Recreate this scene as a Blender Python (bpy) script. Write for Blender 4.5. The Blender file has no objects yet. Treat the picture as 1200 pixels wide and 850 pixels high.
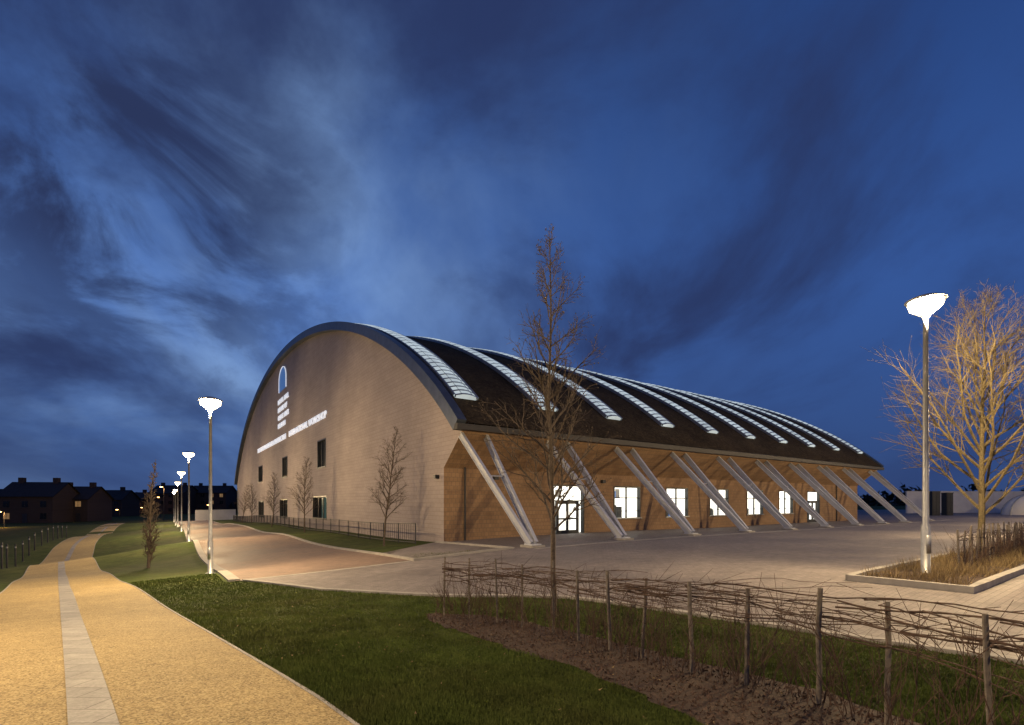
import bpy, bmesh, math, random
import numpy as np
from mathutils import Vector, Matrix
scene=bpy.context.scene
scene.view_settings.view_transform='Standard'
scene.view_settings.look='None'
scene.view_settings.exposure=0
F=575.0; EYE=2.1
ANG=math.atan2(.576,.818)
UR=(math.cos(ANG),math.sin(ANG)); UL=(-math.sin(ANG),math.cos(ANG))
C=(-3.5,25.2)
def st(s,t): return (C[0]+s*UR[0]+t*UL[0], C[1]+s*UR[1]+t*UL[1])

# ---------------------------------------------------------------- terrain
ctrl=[(-1.04,3.5,.505),(-3.36,6,.28),(-7.1,10,-.08),(-13.6,17,-.71),(-21,25,-1.43),(-31.2,36,-2.3),(-55,67,-2.6),(-88,112,-2.7),
(-4.64,3.5,.505),(-6.96,6,.28),(-10.7,10,-.08),(-17.2,17,-.71),(-24.6,25,-1.43),(-34.8,36,-2.3),(-59,67,-2.6),
(-20,6,-.3),(-28,15,-1.2),(-40,28,-2.3),(-70,60,-2.7),
(-10.4,17,-.37),(-22,33,-.55),(*st(-10.4,37),-.9),(*st(-10.4,57),-1.25),(*st(-10.4,90),-1.8),
(*st(0,0),0),(*st(0,30),-.5),(*st(0,74),-1.4),(*st(0,90),-1.6),(*st(25,0),0),(*st(52,0),0),
(*st(0,-6.5),.2),(*st(26,-6.5),.2),(*st(52,-6.5),.2),(*st(-4.5,-6.5),.0),(*st(-9.8,-6.5),-.2),
(*st(0,-18.3),.46),(*st(3,-20),.48),(*st(30,-19),.5),(*st(20,-12),.35),
(-1.5,10.8,0),(1.7,10,.1),(5.5,5.2,.38),(-1.2,8.85,0),(2.7,4.5,.28),(3,3.2,.4),(1,6.5,.1),(0,0,.52),(10,0,.5),(-6,-6,.6),(10,-15,.5),
(60,40,.4),(61,75,.4),(80,75,.4),(100,75,.4),(50,62,.3),(75,55,.4),(-100,20,-2.8),(-110,110,-2.7),(-140,60,-2.8),(0,150,-1),(60,140,0),(-60,150,-2.2),(150,0,.5),(0,-100,.5),(-100,-60,-1)]
cp=np.array(ctrl,float)
def phi(r): return np.sqrt(r*r+4.0)
N=len(cp)
D=np.hypot(cp[:,0,None]-cp[None,:,0],cp[:,1,None]-cp[None,:,1])
A=np.zeros((N+1,N+1)); A[:N,:N]=phi(D)-np.eye(N)*0.6; A[:N,N]=1; A[N,:N]=1
W=np.linalg.solve(A,np.append(cp[:,2],0))
def tz(x,y):
    x=np.asarray(x,float); y=np.asarray(y,float)
    r=np.hypot(x,y); k=np.minimum(1,150/np.maximum(r,1e-6))
    X=x*k; Y=y*k
    d=np.hypot(X[...,None]-cp[:,0],Y[...,None]-cp[:,1])
    return phi(d)@W[:N]+W[N]
def z1(x,y): return float(tz(np.array([x]),np.array([y]))[0])

def lines():
    a=list(np.arange(-40,41,1.0)); 
    v=40.0; step=1.5
    while v<2500:
        v+=step; step*=1.18; a+= [v,-v]
    return np.array(sorted(a))
GX=lines(); GY=lines()

# ---------------------------------------------------------------- materials
def newmat(name):
    m=bpy.data.materials.new(name); m.use_nodes=True
    nt=m.node_tree; nt.nodes.clear()
    out=nt.nodes.new('ShaderNodeOutputMaterial'); b=nt.nodes.new('ShaderNodeBsdfPrincipled')
    nt.links.new(b.outputs[0],out.inputs[0])
    return m,nt,b
def N_(nt,t,**k):
    n=nt.nodes.new(t)
    for a,b in k.items(): setattr(n,a,b)
    return n
def noise(nt,coord,scale,detail=4,rough=.6,dist=0):
    n=N_(nt,'ShaderNodeTexNoise'); n.inputs['Scale'].default_value=scale; n.inputs['Detail'].default_value=detail
    n.inputs['Roughness'].default_value=rough; n.inputs['Distortion'].default_value=dist
    if coord is not None: nt.links.new(coord,n.inputs['Vector'])
    return n
def ramp(nt,fac,stops,ease=False):
    r=N_(nt,'ShaderNodeValToRGB'); e=r.color_ramp.elements
    if ease: r.color_ramp.interpolation='EASE'
    while len(e)<len(stops): e.new(.5)
    for i,(p,c) in enumerate(stops):
        e[i].position=p; e[i].color=(*c,1) if len(c)==3 else c
    nt.links.new(fac,r.inputs[0]); return r
def mixc(nt,mode,fac,a,b):
    m=N_(nt,'ShaderNodeMix',data_type='RGBA',blend_type=mode)
    for sock,v in ((m.inputs[0],fac),(m.inputs[6],a),(m.inputs[7],b)):
        if isinstance(v,(int,float)): sock.default_value=v
        elif isinstance(v,tuple): sock.default_value=(*v,1) if len(v)==3 else v
        else: nt.links.new(v,sock)
    return m.outputs[2]
def bump(nt,b,h,strength=.3,dist=.02):
    n=N_(nt,'ShaderNodeBump'); n.inputs['Strength'].default_value=strength; n.inputs['Distance'].default_value=dist
    nt.links.new(h,n.inputs['Height']); nt.links.new(n.outputs[0],b.inputs['Normal'])
def simple(name,col,rough=.6,metal=0,var=.25,scale=6,emis=None,es=0,bmp=0):
    m,nt,b=newmat(name); tc=N_(nt,'ShaderNodeTexCoord')
    n=noise(nt,tc.outputs['Object'],scale,5)
    lo=tuple(c*(1-var) for c in col); hi=tuple(min(1,c*(1+var)) for c in col)
    r=ramp(nt,n.outputs[0],[(.3,lo),(.7,hi)])
    nt.links.new(r.outputs[0],b.inputs['Base Color']); b.inputs['Roughness'].default_value=rough; b.inputs['Metallic'].default_value=metal
    if emis:
        b.inputs['Emission Color'].default_value=(*emis,1); b.inputs['Emission Strength'].default_value=es; m.cycles.emission_sampling='NONE'
    if bmp: bump(nt,b,n.outputs[0],bmp)
    return m
def grass_mat(name,dark,light,tan=(.10,.085,.03)):
    m,nt,b=newmat(name); g=N_(nt,'ShaderNodeNewGeometry')
    n1=noise(nt,g.outputs['Position'],.35,5,.65); n2=noise(nt,g.outputs['Position'],14,6,.75); n3=noise(nt,g.outputs['Position'],1.7,4)
    r=ramp(nt,n2.outputs[0],[(.3,dark),(.7,light)])
    f=ramp(nt,n1.outputs[0],[(.45,(0,0,0)),(.75,(.55,.55,.55))])
    c=mixc(nt,'MIX',f.outputs[0],r.outputs[0],tan)
    f3=ramp(nt,n3.outputs[0],[(.3,(.6,.6,.6)),(.7,(1.1,1.1,1.1))])
    c=mixc(nt,'MULTIPLY',1.0,c,f3.outputs[0])
    nt.links.new(c,b.inputs['Base Color']); b.inputs['Roughness'].default_value=.9; b.inputs['Specular IOR Level'].default_value=.1
    bump(nt,b,n2.outputs[0],.8,.04); return m
M_grass=grass_mat('grass_ground',(.04,.06,.014),(.09,.12,.03),(.13,.12,.045))
M_blade=grass_mat('grass_blades',(.07,.105,.022),(.15,.19,.05),(.19,.175,.07))
def st_coord(nt,rot=-ANG):
    g=N_(nt,'ShaderNodeNewGeometry'); mp=N_(nt,'ShaderNodeMapping'); mp.inputs['Rotation'].default_value=(0,0,rot)
    nt.links.new(g.outputs['Position'],mp.inputs[0]); return g.outputs['Position'],mp.outputs[0]
def paving(name,c1,c2,mortar,bw=.2,bh=.1,stain=.35,rot=-ANG,rough=.75):
    m,nt,b=newmat(name); pos,mp=st_coord(nt,rot)
    br=N_(nt,'ShaderNodeTexBrick'); br.inputs['Scale'].default_value=1; br.inputs['Brick Width'].default_value=bw; br.inputs['Row Height'].default_value=bh
    br.inputs['Mortar Size'].default_value=.005; br.inputs['Mortar Smooth'].default_value=.3; br.inputs['Bias'].default_value=-.1
    br.inputs['Color1'].default_value=(*c1,1); br.inputs['Color2'].default_value=(*c2,1); br.inputs['Mortar'].default_value=(*mortar,1)
    nt.links.new(mp,br.inputs['Vector'])
    n1=noise(nt,pos,.25,6,.65,.5); n2=noise(nt,pos,3,5,.7); n3=noise(nt,pos,40,3)
    f=ramp(nt,n1.outputs[0],[(.3,(1-stain,)*3),(.7,(1+stain*.5,)*3)])
    c=mixc(nt,'MULTIPLY',1,br.outputs[0],f.outputs[0])
    f=ramp(nt,n2.outputs[0],[(.3,(.75,)*3),(.7,(1.15,)*3)])
    c=mixc(nt,'MULTIPLY',1,c,f.outputs[0])
    f=ramp(nt,n3.outputs[0],[(.3,(.8,)*3),(.7,(1.15,)*3)])
    c=mixc(nt,'MULTIPLY',1,c,f.outputs[0])
    nt.links.new(c,b.inputs['Base Color']); 
    rr=ramp(nt,n1.outputs[0],[(.3,(rough-.2,)*3),(.7,(rough+.1,)*3)]); nt.links.new(rr.outputs[0],b.inputs['Roughness'])
    inv=N_(nt,'ShaderNodeMath',operation='SUBTRACT'); inv.inputs[0].default_value=1; nt.links.new(br.outputs['Fac'],inv.inputs[1])
    bump(nt,b,inv.outputs[0],.5,.008); return m
M_plaza=paving('plaza_block_paving',(.27,.235,.22),(.215,.19,.18),(.13,.12,.115))
M_road=paving('road_block_paving',(.27,.185,.14),(.22,.15,.115),(.12,.09,.07))
M_band=paving('granite_band',(.36,.34,.31),(.28,.27,.25),(.12,.11,.10),bw=.6,bh=.27,rot=0)
def gravel(name,a,b_,c_):
    m,nt,b=newmat(name); g=N_(nt,'ShaderNodeNewGeometry')
    v=N_(nt,'ShaderNodeTexVoronoi'); v.inputs['Scale'].default_value=75; nt.links.new(g.outputs['Position'],v.inputs['Vector'])
    sp=N_(nt,'ShaderNodeSeparateColor'); nt.links.new(v.outputs['Color'],sp.inputs[0])
    r=ramp(nt,sp.outputs[0],[(.0,a),(.5,b_),(1,c_)])
    n1=noise(nt,g.outputs['Position'],.6,6,.65); n2=noise(nt,g.outputs['Position'],6,5,.7)
    f=ramp(nt,n1.outputs[0],[(.3,(.78,)*3),(.7,(1.1,)*3)]); c=mixc(nt,'MULTIPLY',1,r.outputs[0],f.outputs[0])
    f=ramp(nt,n2.outputs[0],[(.3,(.85,)*3),(.7,(1.1,)*3)]); c=mixc(nt,'MULTIPLY',1,c,f.outputs[0])
    nt.links.new(c,b.inputs['Base Color']); b.inputs['Roughness'].default_value=.85
    bump(nt,b,v.outputs['Distance'],.6,.006); return m
M_path=gravel('resin_gravel',(.19,.135,.05),(.38,.275,.115),(.54,.42,.20))
M_mulch=gravel('bark_mulch',(.015,.009,.006),(.05,.028,.018),(.09,.05,.03))
M_kerb=simple('kerb_concrete',(.32,.30,.27),.8,scale=3,var=.2,bmp=.1)
M_steel=simple('galvanised_steel',(.35,.36,.37),.4,.6,.15)
M_strut=simple('painted_strut_steel',(.50,.52,.56),.45,.1,.1,1.5)
M_dark=simple('dark_metal',(.03,.032,.036),.5,.2)
M_fascia=simple('zinc_fascia',(.10,.12,.15),.4,.5,.2,2)
M_eave=simple('eave_gutter',(.035,.032,.03),.6,.1,.2,2)
M_frame=simple('window_frame',(.025,.028,.03),.4,.1)
M_bark=simple('tree_bark',(.10,.075,.055),.9,0,.45,25)
M_bark2=simple('tree_bark_pale',(.14,.11,.055),.9,0,.4,25)
M_twig=simple('hazel_sticks',(.085,.05,.035),.85,0,.5,30)
M_post=simple('weathered_timber',(.17,.145,.12),.85,0,.35,20)
M_tan=simple('dry_grass',(.26,.19,.09),.9,0,.4,8)
M_glassdark=simple('dark_glass',(.012,.016,.02),.08,0,.3,1)
M_greenglass=simple('green_glass',(.02,.05,.045),.12,0,.3,1,emis=(.15,.35,.33),es=.12)
M_white=simple('white_wall',(.72,.70,.66),.7,0,.12,.5)
M_sign=simple('sign_letters',(.8,.8,.8),.5,0,.02,1,emis=(.85,.9,1),es=.6)
M_logo=simple('logo_blue',(.05,.12,.3),.4,0,.1,1,emis=(.12,.3,.75),es=.3)

def wallmat(name,axis,c1,c2,mortar,bw,bh,ms,stain,bumpd=.01,warm=0):
    m,nt,b=newmat(name); tc=N_(nt,'ShaderNodeTexCoord'); sx=N_(nt,'ShaderNodeSeparateXYZ'); nt.links.new(tc.outputs['Object'],sx.inputs[0])
    cb=N_(nt,'ShaderNodeCombineXYZ'); nt.links.new(sx.outputs[axis],cb.inputs[0]); nt.links.new(sx.outputs[2],cb.inputs[1])
    br=N_(nt,'ShaderNodeTexBrick'); br.inputs['Scale'].default_value=1; br.inputs['Brick Width'].default_value=bw; br.inputs['Row Height'].default_value=bh
    br.inputs['Mortar Size'].default_value=ms; br.inputs['Mortar Smooth'].default_value=.2
    br.inputs['Color1'].default_value=(*c1,1); br.inputs['Color2'].default_value=(*c2,1); br.inputs['Mortar'].default_value=(*mortar,1)
    nt.links.new(cb.outputs[0],br.inputs['Vector'])
    mp=N_(nt,'ShaderNodeMapping'); mp.inputs['Scale'].default_value=(.25,2.2,1); nt.links.new(cb.outputs[0],mp.inputs[0])
    n1=noise(nt,mp.outputs[0],1.2,5,.7); n2=noise(nt,cb.outputs[0],.25,5,.6)
    f=ramp(nt,n1.outputs[0],[(.3,(1-stain,)*3),(.7,(1+stain*.6,)*3)]); c=mixc(nt,'MULTIPLY',1,br.outputs[0],f.outputs[0])
    f=ramp(nt,n2.outputs[0],[(.3,(.85,)*3),(.7,(1.1,)*3)]); c=mixc(nt,'MULTIPLY',1,c,f.outputs[0])
    nt.links.new(c,b.inputs['Base Color']); b.inputs['Roughness'].default_value=.85
    inv=N_(nt,'ShaderNodeMath',operation='SUBTRACT'); inv.inputs[0].default_value=1; nt.links.new(br.outputs['Fac'],inv.inputs[1])
    bump(nt,b,inv.outputs[0],.35,bumpd); return m
M_gable=wallmat('gable_pale_blocks',1,(.43,.36,.335),(.40,.335,.31),(.31,.26,.24),.45,.225,.012,.12)
M_brick=wallmat('side_wall_brick',0,(.38,.235,.125),(.31,.19,.10),(.24,.165,.10),.225,.225,.014,.20)
M_housebrick=wallmat('house_brick',0,(.05,.035,.03),(.045,.03,.025),(.04,.035,.03),.3,.1,.01,.2)
def roofmat():
    m,nt,b=newmat('sedum_roof'); tc=N_(nt,'ShaderNodeTexCoord'); n=noise(nt,tc.outputs['Object'],5,8,.75); n1=noise(nt,tc.outputs['Object'],.5,5)
    r=ramp(nt,n.outputs[0],[(.3,(.02,.015,.010)),(.55,(.07,.052,.03)),(.75,(.13,.095,.05))])
    f=ramp(nt,n1.outputs[0],[(.3,(.6,)*3),(.7,(1.2,)*3)]); c=mixc(nt,'MULTIPLY',1,r.outputs[0],f.outputs[0])
    nt.links.new(c,b.inputs['Base Color']); b.inputs['Roughness'].default_value=.95; b.inputs['Specular IOR Level'].default_value=.1; bump(nt,b,n.outputs[0],.9,.12); return m
M_roof=roofmat()
M_rooftile=simple('house_roof_tiles',(.02,.018,.02),.8,0,.3,2)
def emat(name,col,st_,var=.15,scale=1.0,samp=False):
    m,nt,b=newmat(name); tc=N_(nt,'ShaderNodeTexCoord'); n=noise(nt,tc.outputs['Object'],scale,3)
    r=ramp(nt,n.outputs[0],[(.3,tuple(c*(1-var) for c in col)),(.7,col)])
    b.inputs['Base Color'].default_value=(*[c*.5 for c in col],1); nt.links.new(r.outputs[0],b.inputs['Emission Color']); b.inputs['Emission Strength'].default_value=st_
    b.inputs['Roughness'].default_value=.3
    if not samp: m.cycles.emission_sampling='NONE'
    return m
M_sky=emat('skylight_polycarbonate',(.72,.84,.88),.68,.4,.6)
M_room=emat('lit_room',(1,.97,.86),1.9,.3,.5,True)
M_lampglow=emat('lamp_glow',(1,.80,.48),22,.02)
M_orange=emat('sodium_glow',(1,.5,.15),14,.02)
M_housewin=emat('house_window_lit',(1,.6,.25),.2,.5,.6)

# ---------------------------------------------------------------- helpers
def link(o,parent=None):
    scene.collection.objects.link(o)
    if parent: o.parent=parent
    return o
def mesh(name,v,f,mats,parent=None,smooth=False,mi=None):
    me=bpy.data.meshes.new(name); me.from_pydata([tuple(p) for p in v],[],f)
    for m in (mats if isinstance(mats,list) else [mats]): me.materials.append(m)
    if mi: me.polygons.foreach_set('material_index',mi)
    if smooth: me.polygons.foreach_set('use_smooth',[True]*len(me.polygons))
    me.update(); o=bpy.data.objects.new(name,me); return link(o,parent)
def empty(name,loc=(0,0,0),rz=0):
    e=bpy.data.objects.new(name,None); e.empty_display_size=.5; e.location=loc; e.rotation_euler=(0,0,rz); scene.collection.objects.link(e); return e
class MB:
    def __init__(s): s.v=[]; s.f=[]; s.m=[]
    def box(s,a,b,m=0):
        x0,y0,z0=a; x1,y1,z1_=b; n=len(s.v)
        s.v+=[(x0,y0,z0),(x1,y0,z0),(x1,y1,z0),(x0,y1,z0),(x0,y0,z1_),(x1,y0,z1_),(x1,y1,z1_),(x0,y1,z1_)]
        q=[(0,3,2,1),(4,5,6,7),(0,1,5,4),(1,2,6,5),(2,3,7,6),(3,0,4,7)]
        s.f+=[tuple(i+n for i in k) for k in q]; s.m+=[m]*6
    def quad(s,*p,m=0):
        n=len(s.v); s.v+=list(p); s.f.append(tuple(range(n,n+len(p)))); s.m.append(m)
    def beam(s,p0,p1,w,h,side=None,m=0,w1=None,h1=None):
        p0=Vector(p0);p1=Vector(p1); d=(p1-p0).normalized()
        side=Vector(side) if side is not None else (Vector((0,0,1)).cross(d) if abs(d.z)<.95 else Vector((1,0,0)))
        side=(side-d*side.dot(d)).normalized(); up=d.cross(side)
        w1=w1 or w; h1=h1 or h; n=len(s.v)
        for p,a,b in ((p0,w,h),(p1,w1,h1)):
            for i,j in ((-1,-1),(1,-1),(1,1),(-1,1)): s.v.append(tuple(p+side*i*a/2+up*j*b/2))
        s.f+=[tuple(n+i for i in k) for k in ((0,3,2,1),(4,5,6,7),(0,1,5,4),(1,2,6,5),(2,3,7,6),(3,0,4,7))]; s.m+=[m]*6
    def tube(s,pts,rs,k=6,m=0,cap=True):
        prev=None; base=len(s.v)
        pts=[Vector(p) for p in pts]
        for i,p in enumerate(pts):
            d=(pts[min(i+1,len(pts)-1)]-pts[max(i-1,0)]).normalized()
            a=Vector((1,0,0)) if abs(d.x)<.8 else Vector((0,1,0))
            if prev is not None: a=prev
            a=(a-d*a.dot(d)).normalized(); prev=a; b=d.cross(a)
            for j in range(k):
                an=2*math.pi*j/k; s.v.append(tuple(p+(a*math.cos(an)+b*math.sin(an))*rs[i]))
        for i in range(len(pts)-1):
            for j in range(k):
                a0=base+i*k+j; a1=base+i*k+(j+1)%k
                s.f.append((a0,a1,a1+k,a0+k)); s.m.append(m)
        if cap:
            s.f.append(tuple(base+(len(pts)-1)*k+j for j in range(k))); s.m.append(m)
    def lathe(s,prof,k=20,m=0,c=(0,0,0)):
        base=len(s.v)
        for r,z in prof:
            for j in range(k):
                an=2*math.pi*j/k; s.v.append((c[0]+r*math.cos(an),c[1]+r*math.sin(an),c[2]+z))
        for i in range(len(prof)-1):
            for j in range(k):
                a0=base+i*k+j; a1=base+i*k+(j+1)%k
                s.f.append((a0,a1,a1+k,a0+k)); s.m.append(m)
    def obj(s,name,mats,parent=None,smooth=False): return mesh(name,s.v,s.f,mats,parent,smooth,s.m)

# ---------------------------------------------------------------- ground
gx,gy=np.meshgrid(GX,GY); gz=tz(gx.ravel(),gy.ravel()).reshape(gx.shape)
nx=len(GX); ny=len(GY)
V=np.stack([gx.ravel(),gy.ravel(),gz.ravel()],1)
Fs=[(j*nx+i,j*nx+i+1,(j+1)*nx+i+1,(j+1)*nx+i) for j in range(ny-1) for i in range(nx-1)]
mesh('ground',V.tolist(),Fs,M_grass,smooth=True)
def drape(name,poly,mat,off=.02):
    bm=bmesh.new(); vs=[bm.verts.new((x,y,0)) for x,y in poly]; bm.faces.new(vs)
    bmesh.ops.triangulate(bm,faces=bm.faces[:])
    xs=[p[0] for p in poly]; ys=[p[1] for p in poly]
    for g,ax,lo,hi in ((GX,0,min(xs),max(xs)),(GY,1,min(ys),max(ys))):
        for v in g:
            if lo<v<hi:
                co=(v,0,0) if ax==0 else (0,v,0); no=(1,0,0) if ax==0 else (0,1,0)
                bmesh.ops.bisect_plane(bm,geom=bm.verts[:]+bm.edges[:]+bm.faces[:],plane_co=co,plane_no=no)
    X=np.array([v.co.x for v in bm.verts]);Y=np.array([v.co.y for v in bm.verts]); Z=tz(X,Y)+off
    for v,z in zip(bm.verts,Z): v.co.z=z
    bmesh.ops.recalc_face_normals(bm,faces=bm.faces[:])
    for f in bm.faces:
        if f.normal.z<0: f.normal_flip()
        f.smooth=True
    me=bpy.data.meshes.new(name); bm.to_mesh(me); bm.free(); me.materials.append(mat)
    return link(bpy.data.objects.new(name,me))
def resample(pts,step=.6):
    out=[]
    for a,b in zip(pts[:-1],pts[1:]):
        L=math.hypot(b[0]-a[0],b[1]-a[1]); n=max(1,int(L/step))
        for i in range(n): out.append((a[0]+(b[0]-a[0])*i/n,a[1]+(b[1]-a[1])*i/n))
    out.append(pts[-1]); return out
def chaikin(p,n=2):
    for _ in range(n):
        q=[p[0]]
        for a,b in zip(p[:-1],p[1:]):
            q+=[(a[0]*.75+b[0]*.25,a[1]*.75+b[1]*.25),(a[0]*.25+b[0]*.75,a[1]*.25+b[1]*.75)]
        q.append(p[-1]); p=q
    return p
def strip(name,pts,w,h,mat,off=0,side=0):
    P=resample(pts,.8); vs=[];fs=[]
    Z=tz(np.array([p[0] for p in P]),np.array([p[1] for p in P]))
    for i,p in enumerate(P):
        a=P[max(i-1,0)]; b=P[min(i+1,len(P)-1)]; d=Vector((b[0]-a[0],b[1]-a[1])).normalized(); n=Vector((-d.y,d.x))
        for o,zz in ((-w/2,-.1),(-w/2,h),(w/2,h),(w/2,-.1)):
            vs.append((p[0]+n.x*(o+side),p[1]+n.y*(o+side),Z[i]+off+zz))
    for i in range(len(P)-1):
        for j in range(3):
            a=i*4+j; fs.append((a,a+1,a+5,a+4))
    n=len(vs); fs+=[(0,3,2,1),(n-4,n-3,n-2,n-1)]
    return mesh(name,vs,fs,mat)
# path
right=[(2.2,-1.5),(.6,1.5),(-1.04,3.5),(-3.36,6),(-7.08,10),(-13.6,17),(-21,25),(-31.2,36),(-55,67),(-88,112)]
right=chaikin(right,1)
def offs(P,d):
    out=[]
    for i,p in enumerate(P):
        a=P[max(i-1,0)]; b=P[min(i+1,len(P)-1)]; v=Vector((b[0]-a[0],b[1]-a[1])).normalized()
        out.append((p[0]-v.y*d,p[1]+v.x*d))
    return out
left=offs(right,2.75)
pathpoly=right+left[::-1]
drape('gravel_path',pathpoly,M_path,.02)
bandpoly=offs(right,1.29)+offs(right,1.56)[::-1]
drape('granite_path_band',bandpoly,M_band,.026)
strip('path_edging',right,.03,.03,M_kerb,.0); strip('path_edging',left,.03,.03,M_kerb,.0)
# plaza
edge=[(-7.77,14.24),(-4.6,12.0),(-1.5,10.8),(.4,10.6),(1.7,10),(5.5,5.2),(9.3,.35),(14,-6)]
edge=[edge[0]]+chaikin(edge[1:],2)
plaza=edge+[(120,-6),(120,110),(60,110),st(54,30),st(54,.5),st(-.3,.5),st(-.3,-6.5),st(-4.5,-6.5)]
drape('plaza_paving',plaza,M_plaza,.02)
drape('access_road',[st(-4.5,-6.5),st(-4.5,110),st(-10,110),st(-10,-6.5)],M_road,.022)
strip('plaza_kerb',edge,.14,.05,M_kerb,.0)
strip('plaza_kerb',[st(-.3,.3),st(-.3,-6.5),st(-4.5,-6.5),st(-4.5,109)],.16,.10,M_kerb)
strip('road_kerb',[st(-10.05,-6.4),st(-10.05,109)],.3,.06,M_kerb)
strip('flush_kerb',[st(-4.6,-6.5),st(-9.9,-6.5)],.2,.028,M_kerb)
strip('drain_channel',[st(.3,-7.3),st(54,-7.3)],.2,.03,M_kerb)
bed=[st(.0,-18.3),st(0,-20.2),st(32,-20.2),st(32,-18.3)]
drape('planting_bed',bed,M_mulch,.07)
strip('bed_kerb',bed+[bed[0]],.14,.14,M_kerb)
FEN=[(-1.23,8.85),(-.25,8.3),(.46,7.6),(1.05,6.8),(1.6,5.8),(2.2,5.0),(2.62,4.45),(2.88,3.9),(3.02,3.3),(3.1,2.6),(3.0,1.6)]
mul=chaikin([(-1.6,9.1),(-1.5,8.6),(-.9,7.7),(0,6.5),(.92,5.28),(1.5,3.84),(2.0,2.4),(2.1,1.2)],1)+[(3.3,1.4),(3.35,3.2),(2.9,4.7),(2.0,5.9),(1.3,7.1),(.3,8.2),(-.6,8.95)]
rg=random.Random(2); mul=[(a+rg.gauss(0,.035),b+rg.gauss(0,.035)) for a,b in resample(mul+[mul[0]],.18)[:-1]]
drape('mulch_strip',mul,M_mulch,.015)

# ---------------------------------------------------------------- building
B=empty('arched_exhibition_hall',(C[0],C[1],0),ANG)
TC,HA,EB,ZC=44.0,51.5,25.4,-5.8
def rz(t):
    d=min(abs(t-TC),HA*.999); return ZC+EB*math.sqrt(1-(d/HA)**2)
L=51.5
def gable(name,x,wins,mat):
    ts=set([-2,0,88,90]); n=90
    for i in range(n+1): ts.add(TC-46*math.cos(math.pi*i/n))
    for w in wins: ts.update(w[:2])
    ts=sorted(ts); tt=[ts[0]]
    for t in ts[1:]:
        if t-tt[-1]>1e-3: tt.append(t)
    mb=MB()
    for a,b in zip(tt[:-1],tt[1:]):
        mid_=(a+b)/2
        if 0<=mid_<=88: ba=bb=-4
        else:
            ba=min(rz(a),3.85+max(-a,a-88)/2*1.75); bb=min(rz(b),3.85+max(-b,b-88)/2*1.75)
        cuts=sorted([(w[2],w[3]) for w in wins if w[0]<=mid_<=w[1]])
        z0a,z0b=ba,bb
        for c0,c1 in cuts:
            mb.quad((x,a,z0a),(x,a,c0),(x,b,c0),(x,b,z0b)); z0a=z0b=c1
        mb.quad((x,a,z0a),(x,a,rz(a)),(x,b,rz(b)),(x,b,z0b))
    return mb.obj(name,mat,B)
gw=[(22.8,25.8,5.2,7.8),(39.8,43.0,5.0,7.5),(58,62,5.0,7.5),(22.5,27.6,.5,2.6),(39.8,44.6,.1,2.4),(57,62,-.3,2.2)]
gable('gable_wall',0,gw,M_gable); gable('rear_gable_wall',L,[],M_gable)
mb=MB()
for i,(a,b,c,d) in enumerate(gw):
    g=1
    mb.quad((.22,a,c),(.22,a,d),(.22,b,d),(.22,b,c),m=g)
    if i==3: mb.quad((.215,a,c),(.215,a,d),(.215,a+2.6,d),(.215,a+2.6,c),m=2)
    fr=.09
    mb.box((-.02,a-.02,c),(.24,a+fr,d)); mb.box((-.02,b-fr,c),(.24,b+.02,d)); mb.box((-.02,a+fr,d-fr),(.24,b-fr,d+.02)); mb.box((-.05,a+fr,c-.02),(.24,b-fr,c+fr))
    k=2
    for j in range(1,k+1):
        y=a+(b-a)*j/(k+1); mb.box((.1,y-.04,c+fr),(.2,y+.04,d-fr))
mb.obj('gable_windows',[M_frame,M_glassdark,M_greenglass],B)
def side(name,y,wins):
    xs=sorted(set([0,L]+[w[0] for w in wins]+[w[1] for w in wins])); mb=MB()
    for a,b in zip(xs[:-1],xs[1:]):
        m_=(a+b)/2; z0=-3
        for w in wins:
            if w[0]<m_<w[1]:
                if w[2]>z0: mb.quad((a,y,z0),(b,y,z0),(b,y,w[2]),(a,y,w[2]))
                z0=w[3]
        mb.quad((a,y,z0),(b,y,z0),(b,y,3.85),(a,y,3.85))
    return mb.obj(name,M_brick,B)
fw=[(7.2,9.8,.02,3.1)]+[(12.5+5.4*k,15.1+5.4*k,1.0,3.1) for k in range(5)]+[(39.6,42.2,.02,3.1)]
side('facade_wall',0,fw); side('rear_side_wall',88,[])
mb=MB()
mb.quad((0,0,3.85),(L,0,3.85),(L,-2,5.6),(0,-2,5.6)); mb.quad((0,88,3.85),(L,88,3.85),(L,90,5.6),(0,90,5.6))
mb.obj('eave_soffit',M_brick,B)
mb=MB(); random.seed(3)
for i,(a,b,c,d) in enumerate(fw):
    door=c<.5
    f=.07
    mb.box((a-.02,-.03,c),(a+f,.22,d)); mb.box((b-f,-.03,c),(b+.02,.22,d)); mb.box((a+f,-.03,d-f),(b-f,.22,d+.02))
    mb.box((a-.1,-.09,c-.06),(b+.1,.2,c+.02),1)
    zt=2.15 if door else 2.35
    mb.box((a+f,.05,zt-.035),(b-f,.16,zt+.035))
    if door:
        for x in (a+.45,(a+b)/2,b-.45): mb.box((x-.07,.04,c+.02),(x+.07,.17,zt-.035))
        mb.box((a+.52,.03,.05),((a+b)/2-.07,.15,.35)); mb.box(((a+b)/2+.07,.03,.05),(b-.52,.15,.35)); mb.box(((a+b)/2-.16,-.02,.9),((a+b)/2-.12,.03,1.5),1); mb.box(((a+b)/2+.12,-.02,.9),((a+b)/2+.16,.03,1.5),1)
        mb.box((a+.52,.03,1.0),(b-.52,.12,1.1)); mb.box((a+.52,.03,1.95),(b-.52,.12,2.115))
    else:
        for x in ((a+b)/2,): mb.box((x-.035,.05,c+.02),(x+.035,.16,d-f))
        mb.box((a+f,.05,1.45),(b-f,.14,1.49))
mb.obj('facade_window_frames',[M_frame,M_steel],B)
mb=MB()
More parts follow.
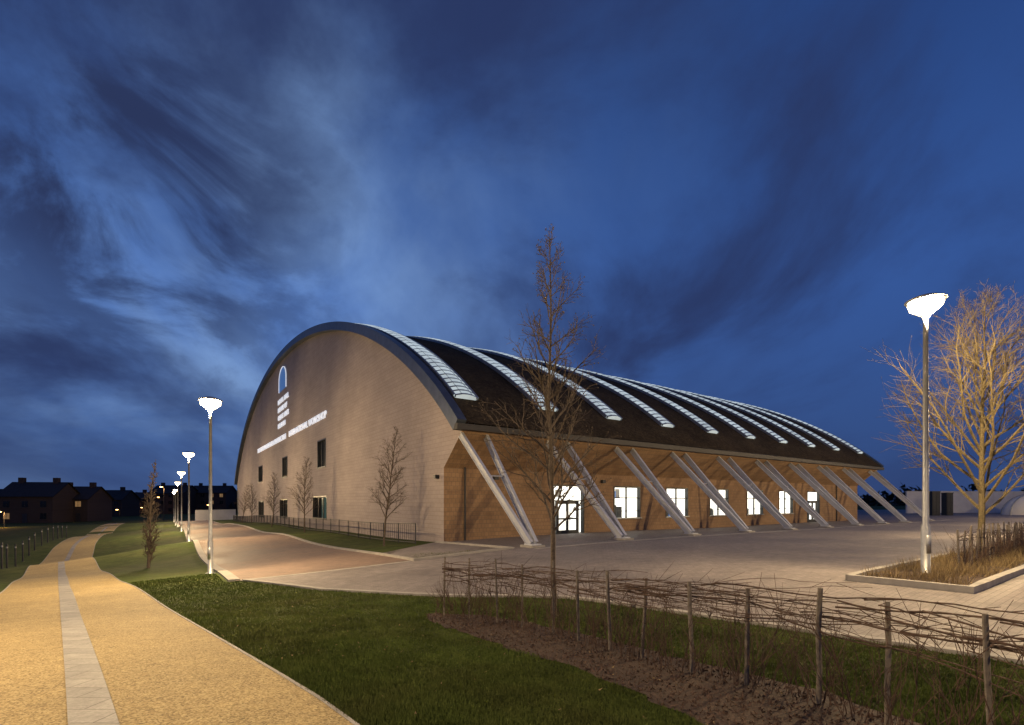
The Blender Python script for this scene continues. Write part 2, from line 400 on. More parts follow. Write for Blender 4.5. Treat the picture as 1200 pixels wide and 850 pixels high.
for i,(a,b,c,d) in enumerate(fw):
    mb.quad((a-.6,1.6,-.02),(b+.6,1.6,-.02),(b+.6,1.6,3.4),(a-.6,1.6,3.4),m=0)
    mb.quad((a-.6,.25,3.4),(b+.6,.25,3.4),(b+.6,1.6,3.4),(a-.6,1.6,3.4),m=0)
    mb.quad((a-.6,.25,0),(b+.6,.25,0),(b+.6,1.6,0),(a-.6,1.6,0),m=1)
    mb.quad((a-.6,.25,0),(a-.6,1.6,0),(a-.6,1.6,3.4),(a-.6,.25,3.4),m=0); mb.quad((b+.6,.25,0),(b+.6,1.6,0),(b+.6,1.6,3.4),(b+.6,.25,3.4),m=0)
    for _ in range(5):
        x=random.uniform(a,b-.4); w=random.uniform(.2,.6); h=random.uniform(1.2,1.95)
        mb.box((x,1.2+.01*_,.02),(x+w,1.45+.01*_,h),m=random.choice([1,2,3]))
    for _ in range(3):
        x=random.uniform(a,b-.5); mb.box((x,1.5,2.4),(x+.4,1.56,random.uniform(2.6,3.0)),m=random.choice([1,2]))
mb.obj('lit_rooms',[M_room,M_kerb,M_logo,M_dark],B)
# roof
NT=120
def arcpts(t0,t1,n): 
    a0=math.acos(max(-1,min(1,(TC-t0)/46))); a1=math.acos(max(-1,min(1,(TC-t1)/46)))
    return [TC-46*math.cos(a0+(a1-a0)*i/n) for i in range(n+1)]
ts=arcpts(-2,90,NT)
def nrm(t):
    e=.05; dz=(rz(min(t+e,95))-rz(max(t-e,-7)))/(2*e); v=Vector((0,-dz,1)).normalized(); return v
def P3(x,t,o): n=nrm(t); return (x,t+n.y*o,rz(t)+n.z*o)
mb=MB(); X=list(np.linspace(-.35,L+.35,40))
for a,b in zip(ts[:-1],ts[1:]):
    for x0,x1 in zip(X[:-1],X[1:]): 
        mb.quad(P3(x0,a,.35),P3(x1,a,.35),P3(x1,b,.35),P3(x0,b,.35))
mb.obj('sedum_roof',M_roof,B,False)
mb=MB()
for xa,xb in ((-.5,-.0),(L+.0,L+.5)):
    for a,b in zip(ts[:-1],ts[1:]):
        mb.quad(P3(xa,a,.5),P3(xb,a,.5),P3(xb,b,.5),P3(xa,b,.5)); mb.quad(P3(xa,a,-.15),P3(xa,b,-.15),P3(xb,b,-.15),P3(xb,a,-.15))
        mb.quad(P3(xa,a,-.15),P3(xa,a,.5),P3(xa,b,.5),P3(xa,b,-.15)); mb.quad(P3(xb,a,-.15),P3(xb,a,.5),P3(xb,b,.5),P3(xb,b,-.15))
    mb.quad(P3(xa,-2,-.15),P3(xb,-2,-.15),P3(xb,-2,.5),P3(xa,-2,.5))
for y,sg in ((-2,1),(90,-1)):
    mb.box((-.5,y-.35 if sg>0 else y-.02,5.52),(L+.5,y+.02 if sg>0 else y+.35,5.8),1)
mb.obj('roof_fascia',[M_fascia,M_eave],B)
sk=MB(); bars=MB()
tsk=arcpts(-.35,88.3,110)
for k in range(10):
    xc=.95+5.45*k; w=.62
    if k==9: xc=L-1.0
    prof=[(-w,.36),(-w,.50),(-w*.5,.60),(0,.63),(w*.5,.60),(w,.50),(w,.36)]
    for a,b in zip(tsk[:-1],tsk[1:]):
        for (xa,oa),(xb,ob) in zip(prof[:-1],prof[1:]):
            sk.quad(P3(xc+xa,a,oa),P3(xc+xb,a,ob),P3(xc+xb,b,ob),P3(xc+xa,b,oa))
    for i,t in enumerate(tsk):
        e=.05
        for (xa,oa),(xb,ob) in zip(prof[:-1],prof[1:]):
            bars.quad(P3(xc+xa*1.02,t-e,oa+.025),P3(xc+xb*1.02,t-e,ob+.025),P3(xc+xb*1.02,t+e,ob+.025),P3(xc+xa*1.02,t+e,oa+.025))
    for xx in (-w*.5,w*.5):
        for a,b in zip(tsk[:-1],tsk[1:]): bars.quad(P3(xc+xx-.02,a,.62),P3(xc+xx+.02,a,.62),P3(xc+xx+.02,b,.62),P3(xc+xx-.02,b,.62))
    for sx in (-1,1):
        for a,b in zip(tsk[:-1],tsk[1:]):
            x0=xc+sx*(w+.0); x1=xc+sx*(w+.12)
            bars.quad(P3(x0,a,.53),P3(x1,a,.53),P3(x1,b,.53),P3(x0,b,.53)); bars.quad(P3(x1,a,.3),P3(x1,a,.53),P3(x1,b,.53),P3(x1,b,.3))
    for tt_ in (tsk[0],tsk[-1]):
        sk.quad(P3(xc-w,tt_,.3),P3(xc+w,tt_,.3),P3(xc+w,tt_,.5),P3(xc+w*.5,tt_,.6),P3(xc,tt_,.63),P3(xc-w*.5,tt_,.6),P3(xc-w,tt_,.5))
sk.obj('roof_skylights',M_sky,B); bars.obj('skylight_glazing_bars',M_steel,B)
# struts
mb=MB()
for k in range(10):
    s0=.75+5.4*k
    if k==9: s0=L-1.0
    for (yt,yf,sg) in ((-1.7,-6.5,1),(89.7,94.5,-1)):
        wx,wy=st(s0,yf); zg=z1(wx,wy)
        zt=5.38
        for dx in (-.72,.72):
            a=(s0+dx*.18,yf,zg+.14); b=(s0+dx,yt,zt)
            mb.beam(a,b,.06,.26,side=(1,0,0)); 
            for q in (-1,1):
                d=(Vector(b)-Vector(a)).normalized(); up=d.cross(Vector((1,0,0))).normalized()*q*.14
                mb.beam(Vector(a)+up,Vector(b)+up,.16,.03,side=(1,0,0))
        mb.box((s0-.35,yf-.4,zg-.2),(s0+.35,yf+.4,zg+.1),1)
        mb.box((s0-.26,yf-.26,zg+.1),(s0+.26,yf+.26,zg+.15))
        mb.tube([(s0-.45,yt-sg*2.0,zt-2.1),(s0+.45,yt-sg*2.0,zt-2.1)],[.035,.035],6)
mb.obj('arch_struts',[M_strut,M_kerb],B)
def text(body,t_left,z,height,width,name):
    cu=bpy.data.curves.new(name,'FONT'); cu.body=body; cu.size=height*1.35; cu.extrude=.04; cu.offset=.008
    o=bpy.data.objects.new(name+'_tmp',cu); scene.collection.objects.link(o); bpy.context.view_layer.update()
    me=bpy.data.meshes.new_from_object(o.evaluated_get(bpy.context.evaluated_depsgraph_get())); bpy.data.objects.remove(o)
    me.materials.clear(); me.materials.append(M_sign)
    xs=[v.co.x for v in me.vertices]; w=max(xs)-min(xs); x0=min(xs); k=width/w if width else 1
    for v in me.vertices: v.co.x=(v.co.x-x0)*k
    oo=bpy.data.objects.new(name,me); link(oo,B); oo.location=(-.07,t_left,z); oo.rotation_euler=(math.pi/2,0,-math.pi/2)
text('THE CENTRE FOR HERITAGE & CONSTRUCTION',62.5,9.6,.66,22,'sign_lettering')
text('INTERNATIONAL WORKSHOP',38.6,9.6,.66,16.2,'sign_lettering')
for i,b in enumerate(['ROYAL HALL','HOUSE OF','GREAT ARTS','LONDON']): text(b,45.4,14.3-i*1.0,.62,(6.6,5.6,6.6,4.6)[i],'sign_lettering_stack')
mb=MB()
pts=[(44.6,15.7),(44.6,17.0)]+[(42.4+2.2*math.cos(a),17.0+1.5*math.sin(a)) for a in np.linspace(0,math.pi,12)][1:-1]+[(40.2,17.0),(40.2,15.7)]
mb.quad(*[(-.08,p[0],p[1]) for p in pts],m=0)
for a,b in zip(pts[:-1],pts[1:]): mb.beam((-.1,a[0],a[1]),(-.1,b[0],b[1]),.10,.07,side=(1,0,0),m=1)
mb.obj('sign_emblem',[M_logo,M_sign],B)
mb=MB()
mb.box((-.25,.5,3.3),(-.0,.7,3.5)); 
for x in (3.0,11.3): mb.box((x,-.2,3.3),(x+.25,-.0,3.5))
mb.tube([(1.2,-.08,0),(1.2,-.08,3.9)],[.05,.05],8); mb.tube([(46,-.08,0),(46,-.08,3.9)],[.05,.05],8)
mb.obj('wall_fittings',M_dark,B)

# ---------------------------------------------------------------- lamps
def lamp(x,y,P,H=6.0,z=None,name='street_lamp'):
    zz=z1(x,y) if z is None else z
    e=empty(name,(x,y,zz))
    mb=MB(); mb.lathe([(.16,-.1),(.16,.02),(.085,.03),(.085,1.1),(.06,1.15),(.045,H-.38),(.08,H-.36),(.08,H-.29),(.05,H-.28)],16,0)
    for j in range(4):
        a=j*math.pi/2+.5; mb.tube([(.07*math.cos(a),.07*math.sin(a),H-.33),(.30*math.cos(a),.30*math.sin(a),H-.16),(.34*math.cos(a),.34*math.sin(a),H-.0)],[.010,.010,.010],5)
    mb.lathe([(.0,H+.13),(.14,H+.115),(.27,H+.07),(.37,H+.02),(.37,H-.0),(.0,H+.0)],28,0)
    mb.box((-.05,-.09,.5),(.05,-.075,.9),0)
    o=mb.obj('post',M_steel,e,True)
    g=MB(); g.lathe([(.31,H-.005),(.315,H-.06),(.29,H-.13),(.22,H-.20),(.12,H-.255),(0,H-.27)],24,0); g.obj('lantern_bowl',M_lampglow,e,True)
    l=bpy.data.lights.new('lamp_light','POINT'); l.energy=P; l.color=(1,.72,.38); l.shadow_soft_size=.1
    lo=bpy.data.objects.new('lamp_light',l); link(lo,e); lo.location=(0,-.12,H-.40)
    return e
lamp(9.02,10.7,2900)
lamp(*st(21.8,-19.2),6000); lamp(*st(41.8,-19.2),6500); lamp(*st(61.8,-19.2),8000)  # last lamp is unseen, added out of frame to brighten the white hoarding wall
lamp(*st(-10.4,-2.7),4000)
for t in (17.3,37.3,57.3,77.3,97): lamp(*st(-10.4,t),4000)
lamp(-9.6,4.6,4300); lamp(6.8,-2.5,3000)

for q,(px,py_,Y) in enumerate(((5,600,90),(62,603,140),(112,600,160),(150,594,170),(188,583,150),(192,571,120),(246,592,150),(128,601,190),(97,604,120),(20,606,130),(140,604,140),(168,602,185),(80,600,180))):
    X_=(px-600)/F*Y; zt=EYE-(py_-588)/F*Y; zg=z1(X_,Y); 
    e=empty('distant_street_lamp',(X_,Y,zg)); h=max(zt-zg,2.5)
    mb=MB(); mb.lathe([(.09,0),(.05,h)],8); mb.beam((0,0,h),(0,-1.0,h+.1),.08,.06); mb.obj('column',M_dark,e)
    g=MB(); g.lathe([(.0,.0),(.26,.05),(.32,.16),(.0,.2)],10,0,(0,-.9,h-.1)); g.obj('lantern',M_orange,e)
    if q in (0,3,5,8):
        l=bpy.data.lights.new('sodium_light','POINT'); l.energy=800; l.color=(1,.5,.17); l.shadow_soft_size=.2
        lo=bpy.data.objects.new('sodium_light',l); link(lo,e); lo.location=(0,-.9,h-.35)

# ---------------------------------------------------------------- trees
def tree(name,x,y,H,seed,tr,first,n1,l1,up,mat,n2=7,n3=4,buds=False,twr=.004,pw=1.3):
    rnd=random.Random(seed); mb=MB()
    def wander(p,d,Ln,r0,r1,n,trop,jit):
        pts=[p.copy()]; rs=[r0]; d=d.normalized()
        for i in range(n):
            d=(d+Vector((rnd.gauss(0,jit),rnd.gauss(0,jit),rnd.gauss(0,jit)+trop))).normalized()
            p=p+d*(Ln/n); pts.append(p.copy()); rs.append(r0+(r1-r0)*(i+1)/n)
        return pts,rs
    tp,trs=wander(Vector((0,0,-.1)),Vector((rnd.uniform(-.03,.03),rnd.uniform(-.03,.03),1)),H,tr,.006,14,.06,.035)
    mb.tube(tp,trs,8)
    def at(pts,rs,f):
        q=f*(len(pts)-1); i=min(int(q),len(pts)-2); u=q-i
        return pts[i].lerp(pts[i+1],u), (pts[i+1]-pts[i]).normalized(), rs[i]*(1-u)+rs[i+1]*u
    def child(pts,rs,f,ang,Ln,rr,n,trop,jit,k,az=None):
        p,d,r=at(pts,rs,f)
        a=Vector((1,0,0)) if abs(d.x)<.8 else Vector((0,1,0)); a=(a-d*a.dot(d)).normalized(); b=d.cross(a)
        az=rnd.uniform(0,6.283) if az is None else az
        dd=d*math.cos(ang)+(a*math.cos(az)+b*math.sin(az))*math.sin(ang)
        r0=min(r*.7,rr); P,R=wander(p,dd,Ln,r0,max(r0*.25,twr*.6),n,trop,jit); mb.tube(P,R,k,cap=False); return P,R
    for i in range(n1):
        f=first+(1-first)*(i+rnd.random()*.6)/n1*.96
        Ln=H*l1*(1-((f-first)/(1-first))**pw*.85)*rnd.uniform(.7,1.15)
        P,R=child(tp,trs,f,rnd.uniform(.7,1.1)*up,Ln,tr*.45,6,.08,.09,5,az=i*2.4+rnd.uniform(-.4,.4))
        for j in range(n2):
            f2=.2+.75*(j+rnd.random())/n2
            P2,R2=child(P,R,f2,rnd.uniform(.4,.9),Ln*rnd.uniform(.25,.5)*(1.15-f2*.5),.014,4,.05,.14,4)
            for q in range(n3):
                f3=.25+.7*rnd.random()
                P3_,R3=child(P2,R2,f3,rnd.uniform(.4,.9),Ln*rnd.uniform(.08,.2),twr*1.4,3,.03,.18,3)
                if buds and rnd.random()<.25:
                    c=P3_[-1]; r=.011; n=len(mb.v)
                    mb.v+=[tuple(c+Vector(o)*r) for o in ((1,0,0),(-1,0,0),(0,1,0),(0,-1,0),(0,0,1.4),(0,0,-1.4))]
                    fs=[(0,2,4),(2,1,4),(1,3,4),(3,0,4),(2,0,5),(1,2,5),(3,1,5),(0,3,5)]; mb.f+=[tuple(n+u for u in w) for w in fs]; mb.m+=[0]*8
    o=mb.obj(name,mat); o.location=(x,y,z1(x,y)); return o
tree('bare_alder_tree',.72,8.55,6.75,5,.05,.24,46,.25,.88,M_bark,9,5,True,.0035,.9)
tree('bare_tree',12.5,13.1,7.0,11,.085,.18,38,.54,.74,M_bark2,12,7,False,.0048)
tree('bare_tree',14.8,13.6,6.2,15,.085,.20,28,.50,.66,M_bark2,9,5,False,.005)
for i,(s,t,h) in enumerate(((-2.5,1.8,6.3),(-2.5,19.5,6.3),(-2.5,34.9,6),(-2.5,50,5.5),(-2.5,60,6))):
    tree('bare_verge_tree',*st(s,t),h,20+i,.06,.22,34,.27,.85,M_bark,8,4,False,.007)
tree('bare_slope_tree',-16.9,22.8,5.2,40,.07,.03,44,.17,.6,M_bark,9,5,False,.009)

# ---------------------------------------------------------------- wattle fence
rnd=random.Random(8)
def fence(name,pts,spacing,H,nrods,band,post_r,twigs,rl=(1.8,3.5)):
    P=resample(chaikin(pts,1),.12); cum=[0]
    for a,b in zip(P[:-1],P[1:]): cum.append(cum[-1]+math.hypot(b[0]-a[0],b[1]-a[1]))
    def at(d):
        d=max(0,min(cum[-1]-1e-4,d))
        i=int(np.searchsorted(cum,d,side='right'))-1; u=(d-cum[i])/max(1e-6,cum[i+1]-cum[i])
        return P[i][0]+(P[i+1][0]-P[i][0])*u,P[i][1]+(P[i+1][1]-P[i][1])*u
    mb=MB(); d=0
    while d<cum[-1]:
        x,y=at(d); z=z1(x,y); lx,ly=rnd.gauss(0,.03),rnd.gauss(0,.03); r=post_r*rnd.uniform(.75,1.15); hh=H*rnd.uniform(.96,1.12)
        mb.tube([(x,y,z-.1),(x+lx*.3,y+ly*.5,z+hh*.3),(x+lx*.7,y+ly*.4,z+hh*.65),(x+lx,y+ly,z+hh)],[r,r*.93,r*.97,r*.85],9,0); d+=spacing*rnd.uniform(.85,1.15)
    for k in range(nrods):
        d0=rnd.uniform(-1,cum[-1]-.6); Ln=rnd.uniform(*rl); d0=max(0,d0); d1=min(cum[-1],d0+Ln)
        n=max(4,int((d1-d0)/.16)); zz=band[0]+(band[1]-band[0])*rnd.random()**.8; sl=rnd.gauss(0,.055); ph=rnd.uniform(0,6.28)
        pts_=[];rs=[]
        r0=rnd.uniform(.004,.010)
        zj=0
        for i in range(n+1):
            dd=d0+(d1-d0)*i/n; x,y=at(dd); zj+=rnd.gauss(0,.009); z=z1(x,y)+zz+sl*(dd-d0)+.02*math.sin(dd*4+ph)+zj
            o=.035*math.sin(dd*math.pi/spacing+ph); pts_.append((x+o*.8,y+o*.6,z)); rs.append(r0*(1-.7*i/n))
        mb.tube(pts_,rs,5,1)
        for q in range(4):
            i=rnd.randint(0,n-1); p=Vector(pts_[i]); dq=(Vector(pts_[i+1])-p).normalized()+Vector((rnd.gauss(0,.4),rnd.gauss(0,.4),rnd.gauss(0,.5)))
            dq.normalize(); L_=rnd.uniform(.08,.35); mb.tube([p,p+dq*L_*.5,p+dq*L_],[r0*.5,r0*.4,r0*.2],3,1)
    for k in range(twigs):
        dd=rnd.uniform(0,cum[-1]); x,y=at(dd); x+=rnd.gauss(0,.12); y+=rnd.gauss(0,.12); z=z1(x,y); h=rnd.uniform(.3,1.1)*H
        base=Vector((x,y,z)); d_=Vector((rnd.gauss(0,.22),rnd.gauss(0,.22),1)).normalized(); pts_=[base]; r=rnd.uniform(.003,.0065); rs=[r]
        for i in range(5):
            d_=(d_+Vector((rnd.gauss(0,.12),rnd.gauss(0,.12),.03))).normalized(); pts_.append(pts_[-1]+d_*h/5); rs.append(r*(1-.15*(i+1)))
        mb.tube(pts_,rs,4,1)
        for q in range(6):
            i=rnd.randint(1,4); p=pts_[i]; dq=(d_+Vector((rnd.gauss(0,.6),rnd.gauss(0,.6),.2))).normalized(); L_=rnd.uniform(.1,.35)
            mb.tube([p,p+dq*L_*.5,p+dq*L_+Vector((0,0,.03))],[r*.6,r*.45,r*.3],3,1)
    return mb.obj(name,[M_post,M_twig])
fence('wattle_fence',FEN,.62,1.0,110,(.66,.98),.022,330,(.8,3.0))
fence('wattle_fence',[st(2.9,-19.4),st(14,-19.4)],.35,.95,50,(.15,.9),.022,320)
def railing(name,pts,H,gap,mat,rails=(.1,1.0),posts=2.5,r=.008):
    P=resample(pts,gap); mb=MB(); Z=tz(np.array([p[0] for p in P]),np.array([p[1] for p in P]))
    for i,p in enumerate(P): 
        big=i%max(1,int(posts/gap))==0
        w=.05 if big else r*2
        mb.box((p[0]-w/2,p[1]-w/2,Z[i]-.05),(p[0]+w/2,p[1]+w/2,Z[i]+H*(1.03 if big else .99)))
    for fr in rails:
        for i in range(len(P)-1): mb.beam((*P[i],Z[i]+H*fr),(*P[i+1],Z[i+1]+H*fr),.03,.04)
    return mb.obj(name,mat)
railing('metal_railing',[st(-1.3,.6),st(-1.3,84)],1.05,.28,M_dark)
L2=offs(right,3.9)
L2=[p for p in L2 if p[1]>12.5]
Pp=resample(L2,3.4)
for i,p in enumerate(Pp[:16]):
    e=empty('path_bollard',(*p,z1(*p))); mb=MB(); mb.lathe([(.05,-.1),(.05,1.45),(.035,1.5),(.0,1.51)],12); mb.lathe([(.08,-.02),(.08,.015),(.05,.02)],12); mb.lathe([(.053,1.25),(.053,1.35)],12,1); mb.obj('shaft',[M_dark,M_steel],e,True)

# ---------------------------------------------------------------- grass blades
def inpoly(x,y,poly):
    r=np.zeros(len(x),bool); n=len(poly); j=n-1
    for i in range(n):
        xi,yi=poly[i]; xj,yj=poly[j]
        c=((yi>y)!=(yj>y)); 
        with np.errstate(divide='ignore',invalid='ignore'): xc=(xj-xi)*(y-yi)/(yj-yi)+xi
        r^=(c&(x<xc)); j=i
    return r
def blades(name,x,y,h,w,mat,seed,lean=.4):
    g=np.random.default_rng(seed); n=len(x); z=tz(x,y)
    a=g.uniform(0,2*np.pi,n); hh=h*g.uniform(.5,1.2,n); ww=w*g.uniform(.7,1.3,n)
    la=g.uniform(0,2*np.pi,n); ll=hh*lean*g.uniform(0,1.3,n)
    V=np.zeros((n,3,3)); V[:,0]=np.stack([x-np.cos(a)*ww/2,y-np.sin(a)*ww/2,z-.004],1); V[:,1]=np.stack([x+np.cos(a)*ww/2,y+np.sin(a)*ww/2,z-.004],1)
    V[:,2]=np.stack([x+np.cos(la)*ll,y+np.sin(la)*ll,z+hh],1)
    me=bpy.data.meshes.new(name); me.vertices.add(n*3); me.vertices.foreach_set('co',V.ravel()); me.loops.add(n*3); me.loops.foreach_set('vertex_index',np.arange(n*3,dtype=np.int32))
    me.polygons.add(n); me.polygons.foreach_set('loop_start',np.arange(0,n*3,3,dtype=np.int32)); me.materials.append(mat); me.update(calc_edges=True); me.validate()
    return link(bpy.data.objects.new(name,me))
g=np.random.default_rng(1)
n=460000; r=2.6*np.exp(g.random(n)*math.log(20/2.6)); an=g.uniform(math.radians(38),math.radians(142),n)
x=r*np.cos(an); y=r*np.sin(an)
keep=(~inpoly(x,y,pathpoly))&(~inpoly(x,y,plaza))&(~inpoly(x,y,mul))&(np.abs(x)<y*1.1)
roadp=[st(-4.5,-6.5),st(-4.5,110),st(-10.3,110),st(-10.3,-6.5)]
keep&=~inpoly(x,y,roadp)
bp=[st(0,0),st(60,0),st(60,90),st(0,90)]; keep&=~inpoly(x,y,bp)
x=x[keep];y=y[keep]
rr=np.hypot(x,y)
cl=.5+.5*np.sin(x*2.3+np.sin(y*1.7)*2)*np.sin(y*2.9+x)
blades('lawn_grass',x,y,.026+.012*g.random(len(x))+.018*cl,.007+.0013*rr,M_blade,2)
n=14000; s_=g.uniform(.3,20,n); t_=g.uniform(-20.05,-18.45,n); cl=np.sin(s_*3.1)+np.cos(t_*5+s_*2); k=cl>-.3
s_=s_[k];t_=t_[k]; x=C[0]+s_*UR[0]+t_*UL[0]; y=C[1]+s_*UR[1]+t_*UL[1]
o=blades('dry_ornamental_grass',x,y,.28*np.ones(len(x)),.012,M_tan,5,.7); o.location.z=.06
n=6000; x=g.uniform(-1.7,3.4,n*3); y=g.uniform(1.5,9.2,n*3); k=inpoly(x,y,mul); x=x[k];y=y[k]
o=blades('bark_chips',x,y,.03*np.ones(len(x)),.03,M_twig,6,1.6); o.location.z=.015
n=500; x=g.uniform(-5,7,n); y=g.uniform(3,12,n); k=~inpoly(x,y,pathpoly)&~inpoly(x,y,plaza); 
o=blades('fallen_leaves',x[k],y[k],.015*np.ones(k.sum()),.03,M_tan,7,2.2); o.location.z=.02

# ---------------------------------------------------------------- distance
def house(x,y,w,d,h,rh,rot,seed):
    rn=random.Random(seed); z=z1(x,y); e=empty('brick_house',(x,y,z),rot)
    mb=MB(); mb.box((-w/2,-d/2,-1),(w/2,d/2,h),0)
    mb.quad((-w/2,-d/2,h),(-w/2,d/2,h),(-w/2,0,h+rh-.1),m=0); mb.quad((w/2,-d/2,h),(w/2,d/2,h),(w/2,0,h+rh-.1),m=0)
    mb.obj('walls',[M_housebrick],e)
    mb=MB(); o=.4
    for s in (-1,1):
        mb.quad((-w/2-o,s*(d/2+o),h-.25),(w/2+o,s*(d/2+o),h-.25),(w/2+o,0,h+rh),(-w/2-o,0,h+rh)); mb.quad((-w/2-o,s*(d/2+o),h-.4),(w/2+o,s*(d/2+o),h-.4),(w/2+o,0,h+rh-.15),(-w/2-o,0,h+rh-.15))
    mb.obj('roof',M_rooftile,e)
    mb=MB()
    for cx in (-w*.35,w*.3): mb.box((cx-.5,-.5,h+rh*.5),(cx+.5,.5,h+rh+1.0))
    mb.obj('chimneys',M_housebrick,e)
    mb=MB(); nfl=int(h//2.6); nw=max(2,int(w//3))
    for fl in range(nfl):
        for i in range(nw):
            cx=-w/2+w*(i+.5)/nw; z0=.9+fl*2.7; m=1 if rn.random()<.15 else 0
            if fl==0 and i%2==1: mb.box((cx-.5,-d/2-.06,0),(cx+.5,-d/2-.02,2.1),2)
            else: mb.box((cx-.6,-d/2-.05,z0),(cx+.6,-d/2-.02,z0+1.3),m); mb.box((cx-.03,-d/2-.08,z0),(cx+.03,-d/2-.055,z0+1.3),2); mb.box((cx-.7,-d/2-.12,z0-.12),(cx+.7,-d/2-.02,z0-.02),2)
    mb.obj('windows_and_doors',[M_glassdark,M_housewin,M_dark],e)
def pxX(px,Y): return (px-600)/F*Y
house(pxX(48,115),115,11,9,6.2,3.2,.15,1); house(pxX(88,120),122,8,9,5.6,3.0,.15,2); house(pxX(10,150),150,14,9,5.4,2.6,.3,3)
house(pxX(130,160),160,12,9,5.6,3,.1,4); house(pxX(158,190),190,14,9,5.4,3,-.1,5); house(pxX(205,190),190,13,10,8.0,3.0,0,6); house(pxX(245,195),198,14,10,8.2,2.8,.1,7)
house(pxX(-40,120),120,16,9,5.4,2.6,.3,8)
def longwall(name,a,b,h,th,mat,zt=None):
    mb=MB(); n=14
    for i in range(n):
        p=(a[0]+(b[0]-a[0])*i/n,a[1]+(b[1]-a[1])*i/n); q=(a[0]+(b[0]-a[0])*(i+.985)/n,a[1]+(b[1]-a[1])*(i+.985)/n); z=z1(*p)
        top=zt if zt is not None else z+h; lo=z-.6
        mb.beam((*p,(top+lo)/2),(*q,(top+lo)/2),th,top-lo)
        mb.beam((*p,top+.05),(*q,top+.05),th+.12,.1)
    return mb.obj(name,mat)
longwall('white_boundary_wall',(pxX(229,105),105),(pxX(276,112),112),2.2,.2,M_white)
longwall('white_hoarding_wall',(pxX(1062,72),72),(108,78),2.9,.2,M_white,3.55)
for px,w,h in ((1094,1.0,3.0),(1110,.8,2.8)):
    Y=62; x=pxX(px,Y); z=z1(x,Y); e=empty('utility_cabinet',(x,Y,z)); mb=MB()
    mb.box((-w/2,-.4,-.2),(w/2,.4,h)); mb.box((-w/2-.05,-.45,h),(w/2+.05,.45,h+.08)); mb.box((-w/2+.08,-.43,.15),(-.02,-.402,h-.15)); mb.box((.02,-.43,.15),(w/2-.08,-.402,h-.15)); mb.obj('body',M_dark,e)
Y=62; x=pxX(1212,Y); e=empty('dome_tent',(x,Y,z1(x,Y))); mb=MB(); mb.lathe([(3.0*math.cos(a),2.7*math.sin(a)) for a in np.linspace(0,math.pi/2,9)],20); mb.obj('canopy',M_white,e,True)
mb=MB()
for j in range(10):
    a=j*2*math.pi/10; mb.tube([(3.05*math.cos(b)*math.cos(a),3.05*math.cos(b)*math.sin(a),2.75*math.sin(b)) for b in np.linspace(0,math.pi/2,8)],[.05]*8,5)
mb.obj('ribs',M_steel,e)
mb_v=[];mb_f=[]; g=random.Random(4)
def clump(cx,cy,R,h,n):
    z=z1(cx,cy)
    for _ in range(n):
        a=g.uniform(0,6.28); rr_=R*g.random()**.5; zz=z+h*g.random()**.8*(1-.5*(rr_/R)**2); s=g.uniform(.5,1.4)
        p=Vector((cx+rr_*math.cos(a),cy+rr_*math.sin(a),zz)); i=len(mb_v)
        for _k in range(3): mb_v.append(tuple(p+Vector((g.gauss(0,s),g.gauss(0,s),g.gauss(0,s)))))
        mb_f.append((i,i+1,i+2))
for i in range(150):
    th=math.radians(g.uniform(28,152)); R=g.uniform(230,300); clump(R*math.cos(th),R*math.sin(th),g.uniform(5,9),g.uniform(4,9),130)
M_far=simple('distant_foliage',(.02,.024,.016),.95,0,.3,.2)
mesh('distant_treeline',mb_v,mb_f,M_far)

# ---------------------------------------------------------------- sky
w=bpy.data.worlds.new('World'); scene.world=w; w.use_nodes=True; nt=w.node_tree; nt.nodes.clear()
out=N_(nt,'ShaderNodeOutputWorld'); bg=N_(nt,'ShaderNodeBackground'); nt.links.new(bg.outputs[0],out.inputs[0])
tc=N_(nt,'ShaderNodeTexCoord'); sx=N_(nt,'ShaderNodeSeparateXYZ'); nt.links.new(tc.outputs['Generated'],sx.inputs[0])
def math_(op,a,b=None,clamp=False):
    m=N_(nt,'ShaderNodeMath',operation=op); m.use_clamp=clamp
    for i,v in enumerate((a,b)):
        if v is None: continue
        if isinstance(v,(int,float)): m.inputs[i].default_value=v
        else: nt.links.new(v,m.inputs[i])
    return m.outputs[0]
zc=math_('MAXIMUM',sx.outputs[2],0.0); zz=math_('ADD',zc,.38)
u=math_('DIVIDE',sx.outputs[0],zz); v=math_('DIVIDE',sx.outputs[1],zz)
cb=N_(nt,'ShaderNodeCombineXYZ'); nt.links.new(u,cb.inputs[0]); nt.links.new(v,cb.inputs[1])
def cloud(rot,scl,ofs,ns,det,rough,dist,lo,hi,a=(0,0,0),b=(1,1,1)):
    mp=N_(nt,'ShaderNodeMapping'); mp.inputs['Rotation'].default_value=(0,0,rot); mp.inputs['Scale'].default_value=scl; mp.inputs['Location'].default_value=ofs
    nt.links.new(cb.outputs[0],mp.inputs[0]); n=noise(nt,mp.outputs[0],ns,det,rough,dist); return ramp(nt,n.outputs[0],[(lo,a),(hi,b)],True).outputs[0]
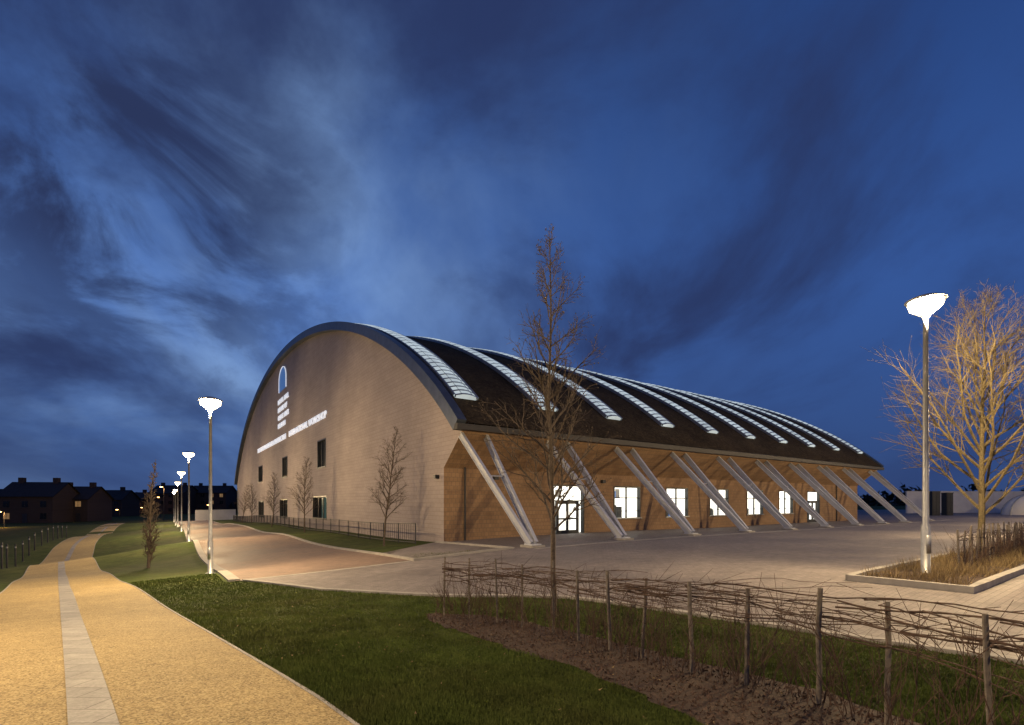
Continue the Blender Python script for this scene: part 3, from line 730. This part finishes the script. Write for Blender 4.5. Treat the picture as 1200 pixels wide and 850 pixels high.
base=ramp(nt,zc,[(0,(.032,.062,.175)),(.12,(.034,.078,.235)),(.35,(.036,.096,.315)),(.62,(.021,.060,.215)),(1,(.012,.034,.13))]).outputs[0]
def lobe(d,p):
    dp=N_(nt,'ShaderNodeVectorMath',operation='DOT_PRODUCT'); nt.links.new(tc.outputs['Generated'],dp.inputs[0]); dp.inputs[1].default_value=Vector(d).normalized()
    return math_('POWER',math_('MAXIMUM',dp.outputs['Value'],0),p)
def pd(px,py): return ((px-600)/F,1,(588-py)/F)
gl=lobe(pd(330,350),9); glc=mixc(nt,'MIX',gl,(0,0,0),(.13,.21,.33))
wisp=cloud(.35,(1.0,.7,1),(3.1,1.2,0),1.8,6,.55,.5,.34,.68,(.4,.45,.55),(1.3,1.22,1.1))
c=mixc(nt,'ADD',1,base,mixc(nt,'MULTIPLY',1,glc,wisp))
dk=cloud(-.6,(1.0,.75,1),(7.7,4.1,0),1.5,7,.58,.4,.42,.66)
dk2=cloud(.75,(1.0,.35,1),(1.7,9.1,0),2.6,5,.5,.3,.42,.72)
dk3=cloud(-.3,(1.0,.8,1),(2.2,6.3,0),3.2,8,.6,.5,.40,.58)
hor=ramp(nt,zc,[(.0,(.25,)*3),(.2,(.92,)*3)]).outputs[0]
c=mixc(nt,'MIX',mixc(nt,'MULTIPLY',1,dk,hor),c,(.022,.036,.11))
c=mixc(nt,'MIX',mixc(nt,'MULTIPLY',1,dk2,(.55,.55,.55)),c,(.024,.046,.145))
# heavier cloud bank to the north-west
bank=math_('MULTIPLY',lobe(pd(150,215),30),1.15,True)
c=mixc(nt,'MIX',mixc(nt,'MULTIPLY',1,dk3,mixc(nt,'MIX',bank,(0,0,0),(1,1,1))),c,(.024,.038,.105))
nt.links.new(c,bg.inputs[0]); bg.inputs[1].default_value=1.0

# ---------------------------------------------------------------- camera
cam=bpy.data.cameras.new('Camera'); co=bpy.data.objects.new('Camera',cam); scene.collection.objects.link(co)
co.location=(0,0,EYE); co.rotation_euler=(math.pi/2,0,0); cam.sensor_width=36; cam.lens=F/1200*36; cam.shift_y=163/1200; cam.clip_end=6000; cam.clip_start=.05
scene.camera=co
